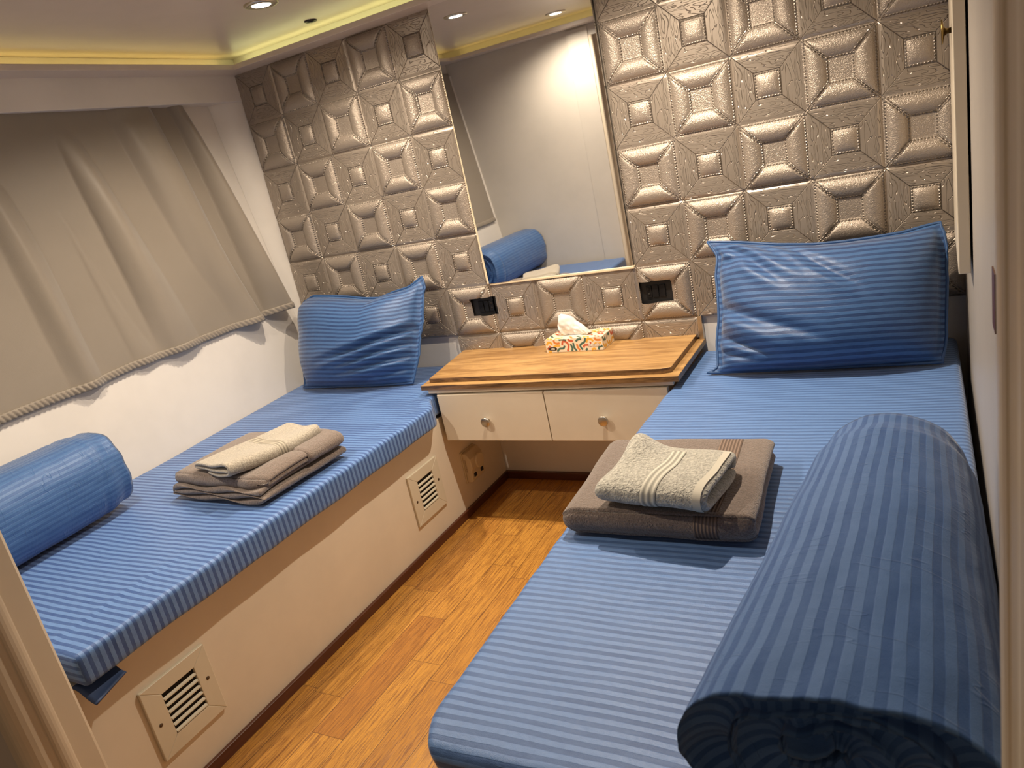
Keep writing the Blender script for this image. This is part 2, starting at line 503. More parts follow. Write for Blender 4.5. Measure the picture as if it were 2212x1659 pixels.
# near wall with the doorway the room is seen through
mb = MB(); mb.box(-1.2, JL - .1, NEAR1, NEAR0, 0, CEIL); mb.box(JR + .1, 14.4, NEAR1, NEAR0, 0, CEIL); mb.box(JL - .1, JR + .1, NEAR1, NEAR0, 8.95, CEIL)
struct(mb, 'wall_near', PAINT_NEAR)
def jamb(x_face, sgn, name):
    """moulded jamb: reveal, two beads and a groove, drawn up from the floor; sgn: direction the reveal faces"""
    prof = [(-.12, NEAR0 + .03), (-.02, NEAR0 + .03), (0, NEAR0), (0, NEAR0 - .20)]
    for k in range(9):
        a = math.pi * k / 8; prof.append(((.045 if sgn > 0 else .03) * math.sin(a), NEAR0 - .20 - .075 * (1 - math.cos(a))))
    prof += [(0, NEAR0 - .36), (-.015, NEAR0 - .40)]
    for k in range(7):
        a = math.pi / 2 * k / 6; prof.append((-.015 - .15 * (1 - math.cos(a)), NEAR0 - .40 - .17 * math.sin(a)))
    prof += [(-.30, NEAR1 - .03), (-.30, NEAR1 + .02), (-.12, NEAR1 + .02)]
    m_ = MB(); m_.prism([(x_face + sgn * p[0], p[1]) for p in prof], 0, 8.95)
    return struct(m_, name, PAINT_JAMB, bevel=.006)
jamb(JL, 1, 'trim_5'); jamb(JR, -1, 'trim_6')
mb = MB(); mb.box(4.05, 4.70, NEAR0 - .05, NEAR0 + .05, 0, 9.2); struct(mb, 'trim_7', PAINT_NEAR, bevel=.01)
# passage the camera stands in
mb = MB(); mb.box(14.4, 14.6, -16, NEAR0, 0, CEIL); struct(mb, 'wall_passage_right', PAINT)
mb = MB(); mb.box(-1.6, -1.4, -16, NEAR0, 0, CEIL); struct(mb, 'wall_passage_left', PAINT)
# baseboards
mb = MB(); mb.box(4.40, 4.46, -9.38, 0.06, 0, .16); struct(mb, 'baseboard_left', SKIRT, bevel=.012)
mb = MB(); mb.box(4.46, 9.1, -.03, .06, 0, .16); struct(mb, 'baseboard_back', SKIRT, bevel=.012)
mb = MB(); mb.box(9.04, 9.10, -9.0, -.03, 0, .16); struct(mb, 'baseboard_right', SKIRT, bevel=.012)

# padded cladding of the back wall: moulded panels of two by two cells, each a part of the wall
GX = (1, 3, 5, 6, 8, 10, 12); GR = (2, 4, 6)
HOLES = [(4.50, 5.08, 5.245, 5.625), (8.03, 8.62, 5.285, 5.665)]
def relief(c, r):
    cu = c - math.floor(c); cv = r - math.floor(r)
    u = 2 * cu - 1; v = 2 * cv - 1
    par = (math.floor(c) + math.floor(r)) % 2
    au, av = abs(u), abs(v); d = max(au, av)
    if par:
        if d < .345: z = .014
        elif d > .94: z = .022
        else:
            t = (d - .345) / .595
            p = math.sin(math.pi * t) ** .58
            dg = min(1, abs(au - av) / .085) ** .6
            z = .018 + .080 * p * (.34 + .66 * dg)
    else:
        if d < .345:
            z = .012 + .070 * max(0, (1 - (au / .345) ** 2.6) * (1 - (av / .345) ** 2.6)) ** .5
        else: z = .030
    g = 1.0
    for q in GX:
        if abs(c - q) < .045: g = min(g, sst(.008, .04, abs(c - q)))
    for q in GR:
        if abs(r - q) < .045: g = min(g, sst(.008, .04, abs(r - q)))
    return z * g
def clad_panel(c0, c1, r0, r1):
    N = 36
    nu = max(2, round((c1 - c0) * N)); nv = max(2, round((r1 - r0) * N))
    m_ = MB(); V = []; UV = []; F = []
    for j in range(nv + 1):
        for i in range(nu + 1):
            c = lerp(c0, c1, i / nu); r = lerp(r0, r1, j / nv)
            ce = min(max(c, c0 + 1e-4), c1 - 1e-4); re = min(max(r, r0 + 1e-4), r1 - 1e-4)
            V.append((c, -relief(ce, re), 9.25 - r)); UV.append((ce, re))
    W_ = nu + 1
    for j in range(nv):
        for i in range(nu):
            c = lerp(c0, c1, (i + .5) / nu); r = lerp(r0, r1, (j + .5) / nv)
            if any(a < c < b and e < r < f for a, b, e, f in HOLES): continue
            F.append((j * W_ + i, j * W_ + i + 1, (j + 1) * W_ + i + 1, (j + 1) * W_ + i))
    m_.add(V, F, UV)
    # rim back to the wall
    rim = [i for i in range(W_)] + [j * W_ + nu for j in range(1, nv + 1)] + [nv * W_ + i for i in range(nu - 1, -1, -1)] + [j * W_ for j in range(nv - 1, 0, -1)]
    a = [V[i] for i in rim]; b = [(p[0], .06, p[2]) for p in a]; n = len(a)
    m_.add(a + b, [(i, (i + 1) % n, n + (i + 1) % n, n + i) for i in range(n)], [UV[i] for i in rim] * 2)
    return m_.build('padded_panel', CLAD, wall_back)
E_R = 12.96
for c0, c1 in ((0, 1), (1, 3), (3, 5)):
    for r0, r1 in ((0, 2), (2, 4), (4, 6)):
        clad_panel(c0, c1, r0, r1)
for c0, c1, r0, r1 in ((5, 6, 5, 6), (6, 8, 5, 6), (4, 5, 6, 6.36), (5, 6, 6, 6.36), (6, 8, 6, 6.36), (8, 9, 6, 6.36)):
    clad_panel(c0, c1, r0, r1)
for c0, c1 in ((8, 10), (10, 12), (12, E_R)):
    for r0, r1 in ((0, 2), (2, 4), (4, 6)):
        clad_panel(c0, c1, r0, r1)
mb = MB(); mb.box(8.985, 9.055, -.05, .06, 2.85, 3.27); tag(mb.build('edge_strip', CHROME, wall_back), 'shiny metal edge strip of the cladding')

# ------------------------------------------------------------------ ceiling lamps and light strips
def ceil_frame(x, y): return lambda a, b, t: (x + a, y + b, CEIL - t)
LAB = {'A': 'lit round recessed ceiling lamp above the left bed, nearest the curtain',
       'B': 'lit round recessed ceiling lamp close to the near wall, seen only in the mirror',
       'E': 'lit round ceiling lamp over the middle of the left bed, seen in the mirror',
       'C': 'lit round recessed ceiling lamp above the head of the right bed'}
for k, x, y, pw, cone in LAMPS:
    t = thing('ceiling_lamp', x, y, CEIL, LAB[k], 'ceiling light', 'recessed ceiling lamps')
    mb = MB(); mb.lathe([(.155, -.01), (.27, -.01), (.275, .012), (.25, .03), (.18, .034), (.16, .02)], ceil_frame(x, y), 40); mb.build('rim', CHROME, t)
    mb = MB(); mb.lathe([(.001, -.002), (.165, -.002), (.15, .025), (.001, .04)], ceil_frame(x, y), 32); mb.build('lens', LENS, t)
    l = bpy.data.lights.new('spot', 'SPOT'); l.energy = pw; l.color = LAMP_COLOR; l.spot_size = math.radians(cone); l.spot_blend = .75; l.shadow_soft_size = .014
    lo = bpy.data.objects.new('bulb', l); C.objects.link(lo); lo.location = P3(x, y, CEIL - .06)
def led(x0, x1, y0, y1, mat, label):
    mb = MB(); mb.box(x0, x1, y0, y1, 9.347, 9.362)
    tag(mb.build('light_strip', mat), label, 'light strip', 'cove light strips')
led(.14, .19, -9.2, -.4, LED_Y, 'glowing yellow light strip hidden in the cove along the curtain side')
led(.3, 12.6, -.20, -.15, LED_G, 'glowing lemon light strip hidden in the cove above the padded wall')
led(.6, 12.5, -9.2, -9.15, LED_Y, 'glowing light strip in the cove over the near wall, seen in the mirror')
t = thing('ceiling_socket', 2.82, -.62, CEIL, 'small black round fitting in the ceiling beside the glowing cove', 'ceiling fitting')
mb = MB(); mb.lathe([(.085, .0), (.115, .0), (.118, .014), (.10, .022), (.085, .012)], ceil_frame(2.82, -.62), 32); mb.build('ring', BLACK, t)
mb = MB(); mb.lathe([(.001, .004), (.07, .004), (.055, .03), (.001, .034)], ceil_frame(2.82, -.62), 28); mb.build('cap', BLACK, t)

# ------------------------------------------------------------------ mirror
t = thing('wall_mirror', 6.5, 0, 4.25, 'tall frameless mirror let into the padded wall above the drawers', 'mirror')
def mir_y(c, r): return -.030 + .0137 * (c - 8) + .016 * (r - 5)
mb = MB()
q = [(5.035, 4.985), (7.985, 4.985), (7.985, -.1), (5.035, -.1)]
fr = [(c, mir_y(c, r), 9.25 - r) for c, r in q]; bk = [(c, .055, 9.25 - r) for c, r in q]
mb.add(fr + bk, [(0, 1, 2, 3), (7, 6, 5, 4)] + [(i, 4 + i, 4 + (i + 1) % 4, (i + 1) % 4) for i in range(4)], smooth=False)
mb.build('glass', MIRROR, t)
mb = MB(); mb.box(4.985, 5.04, -.075, .055, 4.26, 9.3); mb.build('side_strip', MIRROR_EDGE, t, bevel=.012)
mb = MB(); mb.box(5.04, 8.0, -.06, .055, 4.225, 4.275); mb.build('bottom_strip', MIRROR_EDGE, t, bevel=.012)

# ------------------------------------------------------------------ beds: bases and mattresses
BT = 2.25; MT = 2.63
b = thing('bed_base', 2.2, -4.6, 0, 'white built-in bed base under the left mattress, with two louvred vents', 'bed base', 'built-in bed bases')
mb = MB(); mb.box(3.9, 4.40, -9.36, .05, 0, BT - .07); mb.build('front_panel', PAINT_CREAM, b)
mb = MB(); mb.prism([(.06, -.05), (4.38, -.05), (4.38, -9.34), (.88, -9.34)], BT - .14, BT - .075); mb.build('bed_board', PAINT, b)
b = thing('bed_base', 11, -4.6, 0, 'white built-in bed base hidden under the right mattress', 'bed base', 'built-in bed bases')
mb = MB(); mb.box(9.10, 12.78, -9.0, .05, 0, BT - .07); mb.build('front_panel', PAINT_CREAM, b)

def slab_mattress(xl, xr, y0, y1, rnd, warp, mat, name_label, cat, seed):
    """rounded box on a fine grid; warp(x, y, h) moves points; stripes follow y"""
    me = MB()
    xc, yc, hc = (xl + xr) / 2, (y0 + y1) / 2, (BT + MT) / 2
    hx, hy, hh = (xr - xl) / 2, (y0 - y1) / 2, (MT - BT) / 2
    def axis(h, n):
        e = [h - rnd * (1 - math.cos(k / 4 * math.pi / 2)) for k in range(4)]
        inner = [lerp(-h + rnd, h - rnd, k / n) for k in range(n + 1)]
        return [-p for p in e] + inner + e[::-1]
    ax, ay, ah = axis(hx, 40), axis(hy, 90), axis(hh, 3)
    def rp(p):
        c = [max(-H + rnd, min(H - rnd, q)) for q, H in zip(p, (hx, hy, hh))]
        d = Vector(p) - Vector(c)
        if d.length > 1e-6: d = d.normalized() * rnd
        q = Vector(c) + d
        return warp(q.x + xc, q.y + yc, q.z + hc)
    def face(A, B, fn, end=0):
        V = [rp(fn(a, b_)) for b_ in B for a in A]
        n = len(A)
        F = [(j * n + i, j * n + i + 1, (j + 1) * n + i + 1, (j + 1) * n + i) for j in range(len(B) - 1) for i in range(n - 1)]
        me.add(V, F, [(p[0], p[1] + end * (MT - p[2])) for p in V])
    face(ax, ay, lambda a, b_: (a, b_, hh)); face(ax, ay, lambda a, b_: (a, b_, -hh))
    face(ay, ah, lambda a, b_: (hx, a, b_)); face(ay, ah, lambda a, b_: (-hx, a, b_))
    face(ax, ah, lambda a, b_: (a, hy, b_), 1); face(ax, ah, lambda a, b_: (a, -hy, b_), -1)
    o = me.build('mattress', mat)
    bm = bmesh.new(); bm.from_mesh(o.data); bmesh.ops.remove_doubles(bm, verts=bm.verts, dist=1e-5); bmesh.ops.recalc_face_normals(bm, faces=bm.faces); bm.to_mesh(o.data); bm.free()
    return tag(o, name_label, cat, 'striped blue mattresses')
def warpL(x, y, h):
    xl = .083 * abs(min(y, 0)) + .02
    top = (h - BT) / (MT - BT)
    lim = 4.75 - .32 * sst(-2.45, -1.9, y) + .03 * nz(y * 1.1, 3) * top
    x = xl + (x - 0.0) / 4.75 * (lim - xl)
    h2 = h + .018 * nz(x * .8, y * .8, 1) * top
    # soft cross creases and a seam fold along the front edge
    e = sst(lim - .9, lim, x)
    h2 += top * (.012 * nz(x * 2.2, y * 3.0, 5) * e + .03 * math.exp(-((x - 4.1 - .05 * nz(y, 8)) / .05) ** 2) * sst(-6, -8.2, y) * .5)
    if -3.4 < y < -1.5: h2 += top * .03 * nz(x * 5, y * 9, 2) * e
    if h < BT + .05: h2 -= .04 * (nz(y * .9, 4) + .4) * e
    return (x, y, h2)
slab = slab_mattress(0, 4.75, 0.03, -9.22, .075, warpL, BLUE, 'mattress in a blue striped sheet on the left bed, under the curtain', 'mattress', 1)
mb = MB()
mb.grid(lambda u, w: (lerp(4.44, 4.80, w) - .06 * u * w, lerp(-9.22, -8.80, u), 2.19 - .13 * w * (1 - .5 * u) + .02 * math.sin(w * 6)), 8, 8)
mb.build('loose_sheet_corner', NAVY, slab, solid=.02)
def warpR(x, y, h):
    top = (h - BT) / (MT - BT)
    l = 8.93 + .05 * math.sin((y + 1) * .55) + .02 * nz(y * 2, 3)
    # near left corner rounded in plan
    k = sst(-8.75, -9.25, y)
    x0 = x
    x = l + (x - 8.9) / (12.84 - 8.9) * (12.84 - l)
    w = max(0, 1 - (x0 - 8.9) / 1.2)
    x += .13 * k * k * w + .10 * (1 - top) * k * w
    h2 = h + top * (.016 * nz(x * .8, y * .7, 7) + .012 * nz(x * 3, y * 3, 9) * w)
    h2 -= top * .05 * k * w * (1 + nz(y * 5, x))
    if h < BT + .05: h2 -= .05 * (nz(y * .9, 14) + .4) * w
    return (x, y, h2)
slab_mattress(8.9, 12.84, 0.03, -9.20, .10, warpR, BLUE_R, 'mattress in a blue striped sheet on the right bed, beside the plain wall', 'mattress', 2)

# ------------------------------------------------------------------ pillows
def coons(top, right, bot, left):
    """curves: top L>R, right T>B, bot L>R, left T>B"""
    def f(u, w):
        T = poly_at(top, u); B = poly_at(bot, u); L = poly_at(left, w); R_ = poly_at(right, w)
        a = T.lerp(B, w); c = L.lerp(R_, u)
        d = (Vector(top[0]).lerp(Vector(top[-1]), u)).lerp(Vector(bot[0]).lerp(Vector(bot[-1]), u), w)
        return a + c - d
    return f
def pillow(name_label, top, right, bot, left, front, back, hem, wr, mat, period_h, seed):
    f = coons(top, right, bot, left)
    nrm = Vector((0, -2.0, .9)).normalized()
    nu, nv = 84, 60
    def bulge(u, w):
        a = min(1, abs(2 * u - 1) / (1 - hem)); c = min(1, abs(2 * w - 1) / (1 - hem))
        return (max(0, 1 - a ** 2.6) * max(0, 1 - c ** 2.6)) ** .55
    def pt(side):
        def g(u, w):
            p = f(u, w); bl = bulge(u, w)
            k = front if side > 0 else -back
            p = p + nrm * (k * bl + .012 * side)
            if side > 0: p = p + nrm * wr(u, w) * min(1, bl * 3)
            h = max(p.z, MT + .035)
            yy = min(p.y, -.10)
            return (p.x, yy, h)
        return g
    mb = MB()
    mb.grid(pt(1), nu, nv, lambda u, w: (u * 3.2, (1 - w) * period_h))
    mb.grid(pt(-1), nu, nv, lambda u, w: (u * 3.2, (1 - w) * period_h))
    o = mb.build('pillow', mat)
    bm = bmesh.new(); bm.from_mesh(o.data)
    bmesh.ops.remove_doubles(bm, verts=bm.verts, dist=.0004)
    bd = [e for e in bm.edges if e.is_boundary]
    bmesh.ops.bridge_loops(bm, edges=bd) if False else None
    bm.to_mesh(o.data); bm.free()
    tag(o, name_label, 'pillow', 'blue striped pillows')
    # stitched hem running round the cover
    mb = MB()
    loop = [poly_at(top, i / 40) for i in range(40)] + [poly_at(right, i / 26) for i in range(26)] + [poly_at(bot, 1 - i / 40) for i in range(40)] + [poly_at(left, 1 - i / 26) for i in range(27)]
    loop = [(p.x + .012 * nz(i * .5, seed), min(p.y - .004, -.11), max(p.z, MT + .055)) for i, p in enumerate(loop)]
    mb.tube(loop, .022, 8); mb.build('hem', HEM_BLUE, o)
    return o
topL = [(.53, -.45, 4.42), (.81, -.41, 4.52), (1.3, -.43, 4.48), (1.8, -.45, 4.42), (2.23, -.48, 4.35), (2.65, -.5, 4.32), (3.0, -.46, 4.4), (3.4, -.44, 4.46), (3.56, -.40, 4.54), (3.72, -.36, 4.62)]
rightL = [(3.72, -.36, 4.62), (3.8, -.44, 4.44), (3.77, -.53, 4.25), (3.76, -.67, 3.94), (3.76, -.73, 3.79), (3.70, -.85, 3.53), (3.67, -1.01, 3.17), (3.6, -1.1, 2.96), (3.52, -1.22, 2.68)]
botL = [(.57, -1.22, 2.68), (1.1, -1.23, 2.66), (1.97, -1.25, 2.65), (2.81, -1.26, 2.65), (3.52, -1.22, 2.68)]
leftL = [(.53, -.45, 4.42), (.38, -.56, 4.18), (.43, -.68, 3.9), (.49, -.78, 3.68), (.48, -.87, 3.48), (.52, -1.01, 3.16), (.6, -1.16, 2.84), (.57, -1.22, 2.68)]
def wrL(u, w):
    z = .02 * nz(u * 2.5, w * 2.5, 3)
    for u0, w0, sl, wd, am in ((1.0, .46, -.42, .035, .10), (1.0, .60, -.35, .03, .09), (1.0, .72, -.25, .035, .08), (.95, .86, -.25, .03, .06)):
        am *= 1.5
        k = sst(.18, .75, u)
        ln = w - (w0 + sl * (u - u0) * 1.0)
        z -= am * math.exp(-(ln / wd) ** 2) * k
        z += am * .5 * math.exp(-((ln + .055) / .05) ** 2) * k
    z -= .05 * math.exp(-((u - .93) / .03) ** 2 - ((w - .1) / .08) ** 2)
    return z
pillow('plump blue striped pillow propped in the far corner of the left bed', topL, rightL, botL, leftL, .70, .30, .05, wrL, BLUE_PIL, 2.1, 1)
topR = [(9.41, -.39, 4.58), (9.91, -.42, 4.52), (10.49, -.47, 4.42), (11.0, -.49, 4.36), (11.42, -.5, 4.35), (11.81, -.5, 4.36), (12.2, -.49, 4.38), (12.5, -.46, 4.43), (12.66, -.45, 4.45)]
rightR = [(12.66, -.45, 4.45), (12.71, -.54, 4.28), (12.72, -.65, 4.04), (12.71, -.84, 3.67), (12.69, -1.03, 3.3), (12.67, -1.19, 2.97), (12.62, -1.33, 2.68)]
botR = [(9.41, -1.36, 2.65), (9.89, -1.37, 2.65), (10.46, -1.36, 2.65), (11.17, -1.36, 2.65), (11.76, -1.34, 2.66), (12.32, -1.34, 2.67), (12.62, -1.33, 2.68)]
leftR = [(9.41, -.39, 4.58), (9.57, -.5, 4.36), (9.54, -.64, 4.07), (9.57, -.80, 3.75), (9.58, -.96, 3.43), (9.54, -1.12, 3.1), (9.57, -1.29, 2.76), (9.41, -1.36, 2.65)]
def wrR(u, w):
    z = .02 * nz(u * 3, w * 2.5, 11)
    for u0, w0, sl, wd, am, ke in ((.05, .06, .95, .05, .07, .42), (.20, .04, .9, .05, .06, .55), (.0, .70, .55, .035, .07, .4), (.02, .82, .35, .03, .07, .35), (.0, .5, .7, .05, .04, .5), (.30, .02, 1.1, .045, .05, .75), (.1, .55, .5, .04, .05, .6)):
        am *= 1.6
        ln = w - (w0 + sl * (u - u0))
        k = 1 - sst(ke - .25, ke, u)
        z -= am * math.exp(-(ln / wd) ** 2) * k
        z += am * .5 * math.exp(-((ln - .07) / .06) ** 2) * k
    z -= .16 * math.exp(-((u - .085) / .05) ** 2 - ((w - .19) / .045) ** 2)
    return z
pillow('wide blue striped pillow leaning on the padded wall at the head of the right bed', topR, rightR, botR, leftR, .72, .30, .045, wrR, BLUE_PIL, 2.0, 2)

# ------------------------------------------------------------------ rolled duvets
def spiral(turns, t, n, a0):
    pts = []
    for k in range(n + 1):
        th = turns * 2 * math.pi * k / n
        R_ = 1 - t / 2 - t * .93 * th / (2 * math.pi)
        a = a0 + th
        pts.append((R_ * math.cos(a), R_ * math.sin(a)))
    return pts
def duvet(label, sec, yfar, ynear, t, turns, mat, a0, seams, seed, near_lip):
    """sec(f): (x centre, half width, half height, squareness) at fraction f from far to near"""
    path = spiral(turns, t, int(150 * turns), a0)
    tot = sum(math.hypot(b_[0] - a[0], b_[1] - a[1]) for a, b_ in zip(path, path[1:]))
    def tw(a, h, b_, s):
        f = (b_ - yfar) / (ynear - yfar)
        xc, rx, ry, sq = sec(f)
        ang = math.atan2(h, a); rad = math.hypot(a, h)
        ca, sa = math.cos(ang), math.sin(ang)
        m_ = (abs(ca) ** sq + abs(sa) ** sq) ** (-1 / sq)
        depth = 1 - min(1, rad)
        wr = .020 * nz(ca * 1.6 + seed, sa * 1.6, b_ * 1.3) + .010 * nz(ca * 5, sa * 5 + seed, b_ * 4)
        for sy in seams: wr -= .028 * math.exp(-((b_ - sy - .02 * math.sin(ang * 3)) / .022) ** 2)
        wr += .05 * nz(s * 3.2, seed + 2) * sst(ynear + .35, ynear, b_) + .10 * nz(s * 1.3, seed + 6, b_ * .3) * sst(.8, .6, rad)
        endf = sst(yfar - .30, yfar, b_)
        rr = rad * m_ * (1 + wr * (1 if rad > .75 else .6)) * (1 - .07 * endf * endf)
        y = b_
        lip = sst(ynear + .45, ynear, b_)
        y += lip * (near_lip * depth + .05 * nz(s * 2.2, seed + 4) + .03 * nz(s * 9, seed) + .10 * nz(ca * 1.2, sa * 1.2, seed))
        far = sst(yfar - .4, yfar, b_)
        y += far * (-.25 * depth + .03 * nz(s * 3, seed))
        return (xc + rx * rr * ca, y, MT + .012 + max(0, ry + ry * rr * sa))
    mb = MB()
    ribbon(mb, path, t, yfar, ynear, 70, tw, endround=.5)
    for i, u in list(mb.uv.items()): mb.uv[i] = (u[0], u[1] * .95)
    o = mb.build('rolled_duvet', mat)
    return tag(o, label, 'rolled duvet', 'rolled blue duvets')
duvet('large rolled-up blue duvet at the near end of the right bed, its layers showing', lambda f: (lerp(12.11, 11.93, f), lerp(.70, .92, f), lerp(.72, .63, f), lerp(2.2, 2.5, f)),
      -6.30, -9.30, .29, 2.7, BLUE_ROLL, math.radians(-100), [-6.44], 3.0, .30)
duvet('rolled-up blue duvet at the near end of the left bed, against the side wall', lambda f: (lerp(1.16, 1.42, f), lerp(.76, .74, f), lerp(.66, .66, f), 2.7),
      -6.38, -9.25, .24, 1.6, BLUE_ROLL2, math.radians(-70), [-6.72], 9.0, .1)

# ------------------------------------------------------------------ towels
def place(ox, oy, oh, rot):
    c, s = math.cos(rot), math.sin(rot)
    return lambda x, y, h: (ox + c * x - s * y, oy + s * x + c * y, oh + h)
def ufold(depth, t, gap, n=40, bulge=1.0):
    """section of a cloth doubled over: open at +a, folded round at a = 0"""
    r = t / 2 + gap / 2
    p = [(depth, t / 2), (depth * .6, t / 2), (r * 1.2, t / 2)]
    p += [(r - r * bulge * math.sin(a), t / 2 + r - r * math.cos(a)) for a in [math.pi * k / 6 for k in range(1, 6)]]
    p += [(r * 1.2, t / 2 + 2 * r), (depth * .6, t / 2 + 2 * r), (depth, t / 2 + 2 * r)]
    return smooth_path(p, n)
def fluff(x, y, h, k, seed, f=2.0):
    return (x + k * nz(x * f, y * f, h * f + seed), y + k * nz(y * f, h * f, x * f + seed + 7), h + k * .8 * nz(x * f * .8, y * f * .8, seed + 3))
# brown bath towel on the right bed
W1 = place(9.02, -6.24, MT + .03, math.radians(1))
path = ufold(1.72, .14, .012, 46)
def tw(a, h, b_, s):
    e = sst(.20, 0, b_)                   # left side folded over: tapers round
    return W1(*fluff(b_ - .04 * a, a, (h - .15) * (1 - .25 * e * e) + .15, .022, 5, 1.6))
mb = MB(); ribbon(mb, path, .14, 0, 1.98, 40, tw, endround=.9)
o = mb.build('bath_towel', TERRY_BROWN); tag(o, 'folded brown bath towel on the right bed beside the rolled duvet', 'towel', 'folded brown bath towels')
def strip_on(pathx, tfn, off, s0, s1, b0, b1, n=60, m_=14):
    """a band woven into the cloth: follows the section from fraction s0 to s1, between b0 and b1"""
    arc = [0]
    for p, q in zip(pathx, pathx[1:]): arc.append(arc[-1] + math.hypot(q[0] - p[0], q[1] - p[1]))
    def fn(u, w):
        s = lerp(s0, s1, u) * arc[-1]; k = 0
        while k < len(arc) - 2 and arc[k + 1] < s: k += 1
        q = (s - arc[k]) / (arc[k + 1] - arc[k] or 1)
        dx, dy = pathx[k + 1][0] - pathx[k][0], pathx[k + 1][1] - pathx[k][1]; l = math.hypot(dx, dy) or 1
        a = lerp(pathx[k][0], pathx[k + 1][0], q) - dy / l * off; h = lerp(pathx[k][1], pathx[k + 1][1], q) + dx / l * off
        return tfn(a, h, lerp(b0, b1, w), s)
    mm = MB(); mm.grid(fn, n, m_, lambda u, w: ((b1 - b0) * w, (s1 - s0) * u * 2)); return mm
strip_on(path, tw, .076, .40, 1.0, 1.40, 1.64).build('ribbed_band', BAND_BROWN, o)
# grey hand towel on top of it
W2 = place(9.43, -6.18, MT + .335, math.radians(-4))
pg = smooth_path([(.86, .06), (.5, .055), (.16, .06), (.03, .10), (.0, .155), (.05, .215), (.2, .24), (.5, .235), (.78, .24), (.94, .21), (.98, .165), (.9, .14)], 60)
def tg(a, h, b_, s):
    bump = .55 * math.exp(-((b_ - .10) / .20) ** 2) * sst(.25, .9, a) * (h > .12)
    e = sst(.16, 0, b_)
    return W2(*fluff(b_ + .05 * math.sin(a * 2.6), a - .06 * b_, h * (1 + bump) * (1 - .12 * e) + .012 * e, .03, 21, 2.4))
mb = MB(); ribbon(mb, pg, .10, 0, 1.16, 40, tg, endround=.9)
o = mb.build('hand_towel', TERRY_GREY); tag(o, 'pale grey hand towel folded on the brown towel of the right bed', 'towel', 'folded grey hand towels')
strip_on(pg, tg, .056, .30, .86, .52, .68).build('woven_band', BAND_GREY, o)
strip_on(pg, tg, .054, .22, .90, 1.05, 1.125, 60, 6).build('hem', HEM_GREY, o)
# brown bath towel on the left bed: thin layers below, a thick fold above
W3 = place(2.32, -6.06, MT + .035, math.radians(-2.5))
mb = MB()
pl = smooth_path([(.05, .05), (.8, .045), (1.6, .04), (1.98, .05), (2.06, .085), (1.98, .12), (1.5, .12), (.8, .115), (.15, .125), (.08, .155), (.2, .185), (.9, .185), (1.7, .19), (2.0, .20)], 70)
def t3(a, h, b_, s):
    k = sst(.35, 0, b_)
    return W3(*fluff(a - .16 * b_ * (1 - a / 2.1), b_, h + .025 * math.sin(a * 6 + h * 30) * k, .02, 31, 2.0))
ribbon(mb, pl, .055, 0, 1.72, 26, t3, endround=.5)
pu = ufold(1.50, .105, .01, 40)
def t3b(a, h, b_, s):
    e = sst(1.7, 2.05, b_)
    lift = .06 * math.exp(-((b_ - 1.9) / .2) ** 2) * math.sin(a * 3.2)
    x = b_ - .14 * (a / 1.5) * (1 - b_ / 2.1) + .05 * math.sin(a * 3) * e
    return W3(*fluff(x, a + .10 + .10 * e, h * .9 + .185 + lift - .04 * e * (h > .11), .035, 41, 1.8))
ribbon(mb, pu, .105, .10, 2.05, 34, t3b, endround=.9)
pc = smooth_path([(1.62, .22), (1.95, .225), (2.08, .27), (2.02, .36), (1.78, .385), (1.55, .37)], 30)
ribbon(mb, pc, .085, .95, 1.74, 16, lambda a, h, b_, s: W3(*fluff(a, b_, h, .03, 51, 2.0)), endround=.9)
o = mb.build('bath_towel', TERRY_BROWN); tag(o, 'folded brown bath towel with uneven layers on the left bed', 'towel', 'folded brown bath towels')
# grey hand towel lying on it, its open end towards the camera
W4 = place(2.88, -5.92, MT + .41, math.radians(-13))
ph = smooth_path([(.95, .06), (.5, .045), (.1, .05), (.0, .075), (.1, .11), (.5, .115), (.9, .16), (1.0, .12), (.96, .02), (.7, -.02), (.35, -.01)], 60)
def t4(a, h, b_, s):
    return W4(*fluff(a * (1 - .10 * b_ / 1.7) + .12 * math.sin(b_ * 1.8), b_, h + .03 * math.sin(b_ * 2.2 + a * 2) + .02, .028, 61, 2.0))
mb = MB(); ribbon(mb, ph, .055, 0, 1.62, 30, t4, endround=.6)
o = mb.build('hand_towel', TERRY_GREY_FLAT); tag(o, 'pale grey hand towel lying loosely folded on the brown towel of the left bed', 'towel', 'folded grey hand towels')
strip_on(ph, t4, .030, .24, .76, .80, .96, 60, 8).build('woven_band', BAND_CREAM, o)

# ------------------------------------------------------------------ drawers under the wooden top
t = thing('drawer_cabinet', 6.7, -1, 1.75, 'white wall-hung cabinet with two drawers and a stepped golden wood top, between the beds', 'cabinet')
mb = MB(); mb.prism([(4.22, -1.90), (9.10, -1.93), (9.06, .05), (4.05, .05)], 2.76, 2.85); mb.build('lower_top', [OAK], t, bevel=.008)
mb = MB(); mb.prism([(4.34, -1.75), (8.80, -1.80), (8.95, -1.74), (8.93, -.0), (4.06, -.0)], 2.85, 2.94); mb.build('upper_top', [OAK], t, bevel=.008)
mb = MB(); mb.prism([(4.215, -1.906), (9.10, -1.936), (9.105, -1.93), (9.065, .0), (9.061, .0), (9.098, -1.931), (4.22, -1.903)], 2.762, 2.848); mb.build('lower_edge_band', OAK_EDGE, t)
mb = MB(); mb.prism([(4.335, -1.756), (8.80, -1.806), (8.955, -1.742), (8.935, -.0), (8.931, -.0), (8.95, -1.74), (8.80, -1.803), (4.34, -1.753)], 2.852, 2.938); mb.build('upper_edge_band', OAK_EDGE, t)
mb = MB(); mb.box(4.46, 8.80, -1.80, .05, 1.80, 2.76); mb.build('body', PAINT_CREAM, t)
mb = MB(); mb.box(4.33, 8.99, -1.87, -1.78, 2.68, 2.76); mb.build('front_rail', PAINT_CREAM, t, bevel=.01)
